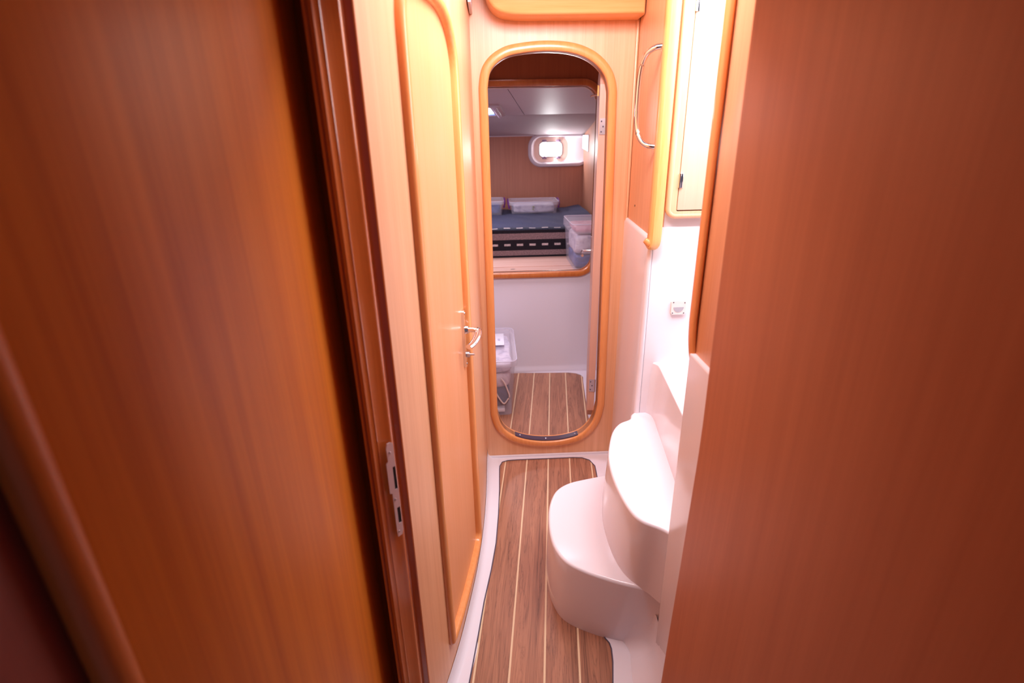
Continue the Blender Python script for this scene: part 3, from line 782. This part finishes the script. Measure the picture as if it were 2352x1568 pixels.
# roof hatch
hz = thing('roof_hatch', (.0, 3.9, cz(3.9)), 'small bright roof hatch with rounded frame in the far cabin ceiling', 'hatch')
def hpt(u, v, d): return V((u+(v-3.22)*.19*.8-.105, v, cz(v)-d))
bm = bmesh.new()
ho = rrect(-.50, 3.74, .105, 4.10, .03, 5); hi = rrect(-.44, 3.80, .030, 4.06, .012, 5)
rows = [[hpt(u, v, -.002) for u, v in ho], [hpt(u, v, .010) for u, v in ho], [hpt(u, v, .014) for u, v in offs(ho, -.008)], [hpt(u, v, .014) for u, v in offs(hi, .006)], [hpt(u, v, .006) for u, v in hi], [hpt(u, v, -.002) for u, v in hi]]
loft(bm, rows, cap0=False, cap1=False); link('hatch_frame', bm, plain('hatch_frame_grey', (.62, .56, .64), .25), hz, 40)
bm = bmesh.new(); plate(bm, hi, [], lambda u, v, d: hpt(u, v, .001), 0); link('hatch_glass', bm, GLASSH, hz)
bm = bmesh.new(); loft(bm, [[hpt(-.44, 4.045, .002), hpt(.035, 4.045, .002), hpt(.035, 4.062, .004), hpt(-.44, 4.062, .004)], [hpt(-.44, 4.045, .012), hpt(.035, 4.045, .012), hpt(.035, 4.062, .013), hpt(-.44, 4.062, .013)]]); link('blind_edge', bm, BLUEE, hz)
bm = bmesh.new(); tube(bm, [hpt(.068, 3.80, .020), hpt(.068, 4.06, .020)], .012, n=10); link('blind_roller', bm, plain('roller_lilac', (.62, .55, .72), .25), hz)
# porthole
w1 = struct(thing('window_1', (.6, 4.8, 1.26)))
bm = bmesh.new()
rows = [[V((u, yw+.02, v)) for u, v in ph], [V((u, yw-.012, v)) for u, v in offs(ph, -.003)], [V((u, yw-.020, v)) for u, v in offs(ph, .004)], [V((u, yw-.020, v)) for u, v in offs(ph, .022)], [V((u, yw-.012, v)) for u, v in offs(ph, .030)], [V((u, yw+.0, v)) for u, v in offs(ph, .031)]]
loft(bm, rows, cap0=False, cap1=False); link('window_frame', bm, plain('porthole_flange', (.62, .54, .60), .4), w1, 40)
# moulded recess: deeper on the right, carrying the small opening light on the left
bm = bmesh.new()
deep = rrect(.400, 1.278, .700, 1.482, .07, 8)
rows = [[V((u, yw, v)) for u, v in ph], [V((u, yw+.02, v)) for u, v in ph]]
rows.append([V((u, yw+.055, v)) for u, v in deep])
loft(bm, rows, cap0=False, cap1=False); link('window_recess', bm, plain('recess_white', (.92, .84, .88), .4), w1, 60)
gl = rrect(.447, 1.320, .648, 1.442, .035, 8)
bm = bmesh.new(); plate(bm, deep, [gl], lambda u, v, d: V((u, yw+.055+d, v)), .01); link('window_liner', bm, PORTF, w1)
bm = bmesh.new(); plate(bm, gl, [], lambda u, v, d: V((u, yw+.058+d, v)), .004); link('pane', bm, GLASSL, w1)
bm = bmesh.new(); gp_ = [V((u, yw+.053, v)) for u, v in gl]; tube(bm, gp_, .0034, closed=True, n=6); link('gasket', bm, SEAL, w1)
for u, v in ((.490, 1.452), (.613, 1.452), (.490, 1.312), (.613, 1.312)):
    bm = bmesh.new(); box(bm, (u-.019, yw+.030, v-.010), (u+.019, yw+.053, v+.010), .004); box(bm, (u-.008, yw+.022, v-.004), (u+.008, yw+.032, v+.016 if v < 1.4 else v+.010), .003)
    link('window_clip', bm, CLIPM, w1)
# white patch standing for porthole light on the side wall
bm = bmesh.new()
loft(bm, [[V((.815, 4.785, 1.495)), V((.815, 4.785, 1.385)), V((.83, 4.7, 1.37))], [V((.826, 4.55, 1.495)), V((.826, 4.55, 1.365)), V((.829, 4.55, 1.36))]], closed_rows=False)
struct(link('lit_wall_patch', bm, GEL))
# cabin door leaf, opened into the cabin
d2 = struct(thing('door_2', (.46, 2.25, .15)))
la, lb = V((.4475, 2.252, 0)), V((.524, 2.70, 0)); ld = (lb-la).normalized(); lnn = V((ld.y, -ld.x, 0)); 
if lnn.x < 0: lnn = -lnn
LW = (lb-la).length
lo = catmull([(0, .30, 0), (.02, .22, 0), (.07, .16, 0), (.16, .135, 0), (LW/2, .13, 0), (LW-.14, .135, 0), (LW-.06, .16, 0), (LW-.01, .22, 0), (LW, .30, 0), (LW, 1.0, 0), (LW, 1.60, 0), (LW-.01, 1.68, 0), (LW-.07, 1.735, 0), (LW-.16, 1.755, 0), (LW/2, 1.765, 0), (.13, 1.755, 0), (.035, 1.735, 0), (.005, 1.69, 0), (0, 1.60, 0), (0, 1.0, 0)], 5, closed=True)
lo = [(p.x, p.y) for p in lo]
bm = bmesh.new(); plate(bm, lo, [], lambda u, v, d: la+ld*u+lnn*d+V((0, 0, v)), .032)
link('door_leaf', bm, wood('pale_leaf_edge', (.62, .34, .25), (.76, .46, .36), (40, 40, .8), .4), d2)
for za, zb2 in ((1.497, 1.558), (.330, .395)):
    bm = bmesh.new(); a = la-ld*.0015
    loft(bm, [[a+lnn*.004+V((0, 0, za)), a+lnn*.030+V((0, 0, za)), a+lnn*.030+V((0, 0, zb2)), a+lnn*.004+V((0, 0, zb2))], [a-ld*.0015+lnn*.004+V((0, 0, za)), a-ld*.0015+lnn*.030+V((0, 0, za)), a-ld*.0015+lnn*.030+V((0, 0, zb2)), a-ld*.0015+lnn*.004+V((0, 0, zb2))]])
    tube(bm, [a+lnn*.031+V((0, 0, za)), a+lnn*.031+V((0, 0, zb2))], .0035, n=8)
    h_ = link('hinge', bm, SATIN, d2)
    bm = bmesh.new()
    for f_ in (.18, .5, .82): screw(bm, a-ld*.003+lnn*(.018 if f_ == .5 else .011)+V((0, 0, za+(zb2-za)*f_)), -ld, .0032, .001)
    link('screw', bm, SEAL, h_)
dh = thing('door_handle', (0, 0, .8)); dh.parent = d2
bm = bmesh.new()
c0 = la+ld*(LW-.045)
box_pts = [c0+ld*-.015-lnn*.0005, c0+ld*.015-lnn*.0005, c0+ld*.015-lnn*.004, c0+ld*-.015-lnn*.004]
loft(bm, [[p+V((0, 0, .825)) for p in box_pts], [p+V((0, 0, 1.01)) for p in box_pts]]); link('back_plate', bm, SATIN, dh)
bm = bmesh.new(); tube(bm, catmull([c0-lnn*.002+V((0, 0, .938)), c0-lnn*.030+V((0, 0, .938)), c0-lnn*.046-ld*.006+V((0, 0, .936)), c0-lnn*.052-ld*.03+V((0, 0, .930)), c0-lnn*.046-ld*.07+V((0, 0, .926))], 5), .007, n=12)
link('lever', bm, STEEL, dh)
bm = bmesh.new(); c1 = la+ld*.17
tube(bm, [c1-lnn*.003+V((0, 0, 1.655)), c1-lnn*.028+V((0, 0, 1.652)), c1-lnn*.034+V((0, 0, 1.648))], .0035, n=8)
link('hook', bm, STEEL, d2)
bm = bmesh.new(); pp = [c1+ld*-.012-lnn*.0, c1+ld*.012-lnn*.0, c1+ld*.012-lnn*.006, c1+ld*-.012-lnn*.006]
loft(bm, [[p+V((0, 0, 1.650)) for p in pp], [p+V((0, 0, 1.690)) for p in pp]]); link('hook_plate', bm, plain('brass', (.75, .5, .2), .25, metal=1), d2)

# ------------------------------------------------------------------ storage boxes
def lump(bm, a, b, amp, seed, nx=18, ny=14, nz=8):
    """soft heap filling a box a-b."""
    rnd = random.Random(seed); ph_ = [rnd.uniform(0, 6) for _ in range(6)]
    r = bmesh.ops.create_cube(bm, size=1)
    vs = r['verts']; es = list({e for v in vs for e in v.link_edges})
    bmesh.ops.subdivide_edges(bm, edges=es, cuts=11, use_grid_fill=True)
    a, b = V(a), V(b); c = (a+b)/2; s = b-a
    for v in bm.verts:
        if v.tag: continue
        v.tag = True; p = v.co.copy()
        q = V((p.x*s.x, p.y*s.y, p.z*s.z))+c
        w = math.sin(q.x*31+ph_[0]+q.z*14)*math.sin(q.y*27+ph_[1])+.6*math.sin(q.z*60+ph_[2]+q.x*40)*math.sin(q.y*52+ph_[3])
        k = 1-.05*(abs(2*p.x)**4*abs(2*p.y)**4+abs(2*p.z)**4*abs(2*p.x)**4+abs(2*p.z)**4*abs(2*p.y)**4)
        v.co = c+(q-c)*k*(.985+amp*w)
def tote(name, loc, label, group, x0, x1, y0, y1, z0, z1, taper, clips=True, lidh=.012, lip=.01, rad=.02):
    t = thing(name, ((x0+x1)/2, (y0+y1)/2, z0), label, 'storage box', group)
    bm = bmesh.new(); zt = z1-lidh
    bl = rrect(x0+taper, y0+taper, x1-taper, y1-taper, rad*.8, 4); tl = rrect(x0, y0, x1, y1, rad, 4)
    ii = lambda l, d: offs(l, d)
    rows = [[V((u, v, z0+.0)) for u, v in bl], [V((u, v, zt)) for u, v in tl], [V((u, v, zt)) for u, v in offs(tl, -.0025)], [V((u, v, z0+.004)) for u, v in offs(bl, -.0025)]]
    loft(bm, rows, cap0=True, cap1=True); link('tub', bm, CLEAR, t, 40)
    bm = bmesh.new(); 
    rows = [[V((u, v, zt-.012)) for u, v in offs(tl, lip)], [V((u, v, zt+lidh*.6)) for u, v in offs(tl, lip)], [V((u, v, z1)) for u, v in offs(tl, lip-.004)], [V((u, v, z1)) for u, v in offs(tl, -.012)], [V((u, v, z1-.007)) for u, v in offs(tl, -.018)]]
    loft(bm, rows, cap0=False, cap1=True); link('lid', bm, LID, t, 40)
    bm = bmesh.new(); tube(bm, [V((u, v, z1)) for u, v in offs(tl, lip-.004)], .0028, closed=True, n=6)
    link('rim', bm, CLEARR, t)
    if clips:
        for xs, s in ((x0-lip, -1), (x1+lip, 1)):
            ym = (y0+y1)/2
            bm = bmesh.new(); tube(bm, catmull([V((xs-s*.004, y0+.04, z1-.055)), V((xs+s*.004, y0+.055, z1-.02)), V((xs+s*.006, ym-.02, z1+.004)), V((xs+s*.006, ym+.06, z1+.006)), V((xs+s*.003, ym+.09, z1-.010))], 4), .007, n=8)
            link('clip', bm, PURP, t)
    return t
def fill(parent_label, name, mat, a, b, amp, seed, cat='bag'):
    bm = bmesh.new(); lump(bm, a, b, amp, seed); o = link(name, bm, mat, None, 80); tag(o, parent_label, cat); return o
G = 'clear plastic storage boxes in the far cabin'
# flat totes on the blanket
tote('storage_box', 0, 'flat clear storage box with purple clips and white contents on the striped bed', G, .165, .565, 4.41, 4.70, .890, .985, .012)
b_ = fill('white packets with green print inside the flat storage box with purple clips', 'packet', BAGW, (.185, 4.425, .896), (.545, 4.68, .962), .02, 2, 'packet')
for x, z, w in ((.358, .945, .016), (.355, .925, .010)):
    bm = bmesh.new(); box(bm, (x-w/2, 4.417, z-.004), (x+w/2, 4.421, z+.004), .001); g_ = link('print', bm, GREEN, b_)
tote('storage_box', 0, 'storage box with blue contents on the striped bed, cut by the doorway edge', G, -.27, .105, 4.37, 4.66, .890, 1.00, .012)
fill('blue contents of the half hidden storage box on the striped bed', 'packet', BAGB, (-.25, 4.385, .896), (.085, 4.64, .965), .02, 5, 'packet')
# tall box at the right of the berth
tote('storage_box', 0, 'tall clear storage box with pink items under its lid, right end of berth', G, .513, .81, 3.262, 3.66, .682, .975, .014, clips=False, lidh=.045, lip=.010, rad=.025)
fill('blue bag at the bottom of the tall storage box on the berth', 'bag', BAGB, (.535, 3.285, .688), (.79, 3.64, .775), .02, 8)
fill('pale crumpled bag in the middle of the tall storage box on the berth', 'bag', BAGW, (.534, 3.284, .777), (.79, 3.64, .905), .02, 9)
fill('pink and red items just under the lid of the tall storage box', 'packet', REDS, (.535, 3.285, .915), (.79, 3.64, .945), .02, 10, 'packet')
# big box on the cabin floor
tb = tote('storage_box', 0, 'large clear storage box standing on the teak floor of the far cabin', G, -.28, .108, 2.605, 3.12, .002, .350, .022, clips=False, lidh=.020, lip=.014, rad=.03)
fill('navy cloth filling the bottom of the large floor storage box', 'cloth', BAGN, (-.245, 2.633, .05), (.078, 3.08, .165), .015, 12, 'cloth')
fill('pale pink cloth above the navy cloth in the large floor storage box', 'cloth', BAGP, (-.252, 2.627, .170), (.084, 3.09, .262), .02, 13, 'cloth')
fill('white and blue packets at the top of the large floor storage box', 'packet', BAGW, (-.262, 2.622, .265), (.092, 3.10, .326), .02, 14, 'packet')
bm = bmesh.new(); box(bm, (-.22, 2.626, .022), (.045, 2.70, .044), .003)
tag(link('folded_paper', bm, GELN), 'pale folded paper lying at the bottom of the large floor storage box', 'paper')
bm = bmesh.new(); tube(bm, catmull([(-.02, 2.618, .24), (-.005, 2.612, .16), (.022, 2.612, .105), (.042, 2.610, .085), (.060, 2.612, .105), (.072, 2.612, .130), (.060, 2.613, .175), (.045, 2.613, .215), (.028, 2.615, .24)], 5), .0045, n=8)
tag(link('cord', bm, CORD), 'pale twisted cord hanging in the front of the large floor storage box', 'cord')
bm = bmesh.new(); box(bm, (-.03, 2.83, .353), (.055, 3.02, .356), .001)
pk = tag(link('paper_sheet', bm, plain('white_paper', (.80, .80, .90), .6)), 'white sheet with small blue writing lying on the large floor storage box', 'paper')
bm = bmesh.new(); ox = .020; 
for k, seg in enumerate([((0, 0), (0, 3)), ((0, 0), (2, 0)), ((0, 1.5), (1.5, 1.5)), ((0, 3), (2, 3)), ((3, 0), (3, 3)), ((3, 0), (5, 0)), ((6, 0), (7.5, 0)), ((7.5, 0), (7.5, 3)), ((6, 3), (7.5, 3))]):
    (a, b), (c, d) = seg; s = .0035
    box(bm, (ox+min(b, d)*s-.0008, 2.90+min(a, c)*s-.0008, .3562), (ox+max(b, d)*s+.0008, 2.90+max(a, c)*s+.0008, .3568))
link('writing', bm, INK, pk)

# ------------------------------------------------------------------ ceiling over the passage (open over the steps and behind the camera)
bm = bmesh.new()
box(bm, (-.60, 1.75, 2.05), (.85, 2.25, 2.08)); box(bm, (-.60, .88, 2.05), (-.05, 1.75, 2.08))
struct(link('ceiling', bm, GELN))
bm = bmesh.new(); box(bm, (-.60, -.30, 2.05), (1.0, .88, 2.08)); struct(link('ceiling_light_block', bm, GELN))  # unseen ceiling added to keep the near room dim
bm = bmesh.new(); box(bm, (-.60, .885, 1.712), (.47, .925, 2.05), .002); struct(link('wall_light_block', bm, LAM))  # unseen head over the near doorway, added and lowered to block light
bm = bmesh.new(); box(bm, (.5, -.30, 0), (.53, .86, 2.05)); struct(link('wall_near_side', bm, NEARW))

# ------------------------------------------------------------------ light
def area(name, loc, target, sx, sy, power, col=(1, 1, 1)):
    l = bpy.data.lights.new(name, 'AREA'); l.shape = 'RECTANGLE'; l.size = sx; l.size_y = sy; l.energy = power; l.color = col
    o = bpy.data.objects.new(name, l); COL.objects.link(o); o.location = loc
    o.rotation_euler = (V(target)-V(loc)).to_track_quat('-Z', 'Y').to_euler(); return o
area('companionway_daylight', (.80, 1.38, 2.35), (.55, 1.42, .6), .55, .5, 15, (.96, .94, 1))
area('companionway_opening', (1.12, 1.40, 1.75), (-.1, 1.5, 1.0), .5, .7, 10, (.98, .94, 1))
area('passage_hatch', (.25, 1.12, 2.15), (.27, 2.2, 1.72), .45, .4, 14, (1, .93, 1))
area('passage_fill_down', (.12, 1.27, 2.18), (.14, 1.30, 0), .4, .4, 7.5, (1, .94, 1))  # added fill pointing down, to brighten the right-hand wood
area('porthole_daylight', (.55, 4.83, 1.38), (.80, 4.6, 1.36), .15, .1, 2.2)
area('cabin_hatch_daylight', (-.15, 3.9, 1.62), (.1, 3.8, .7), .4, .2, 5.2, (1, .87, .98))
area('cabin_lobby_fill', (.05, 2.75, 2.0), (.15, 2.8, 0), .4, .4, 4.4, (.99, .85, 1)).data.spread = math.radians(95)  # unseen lamp added to brighten the cabin lobby
w = bpy.data.worlds.new('world'); SC.world = w; w.use_nodes = True
w.node_tree.nodes['Background'].inputs['Color'].default_value = (.80, .72, .95, 1)
w.node_tree.nodes['Background'].inputs['Strength'].default_value = .13
SC.view_settings.view_transform = 'Standard'; SC.view_settings.look = 'None'; SC.view_settings.exposure = 0; SC.view_settings.gamma = 1
SC.view_settings.use_curve_mapping = False
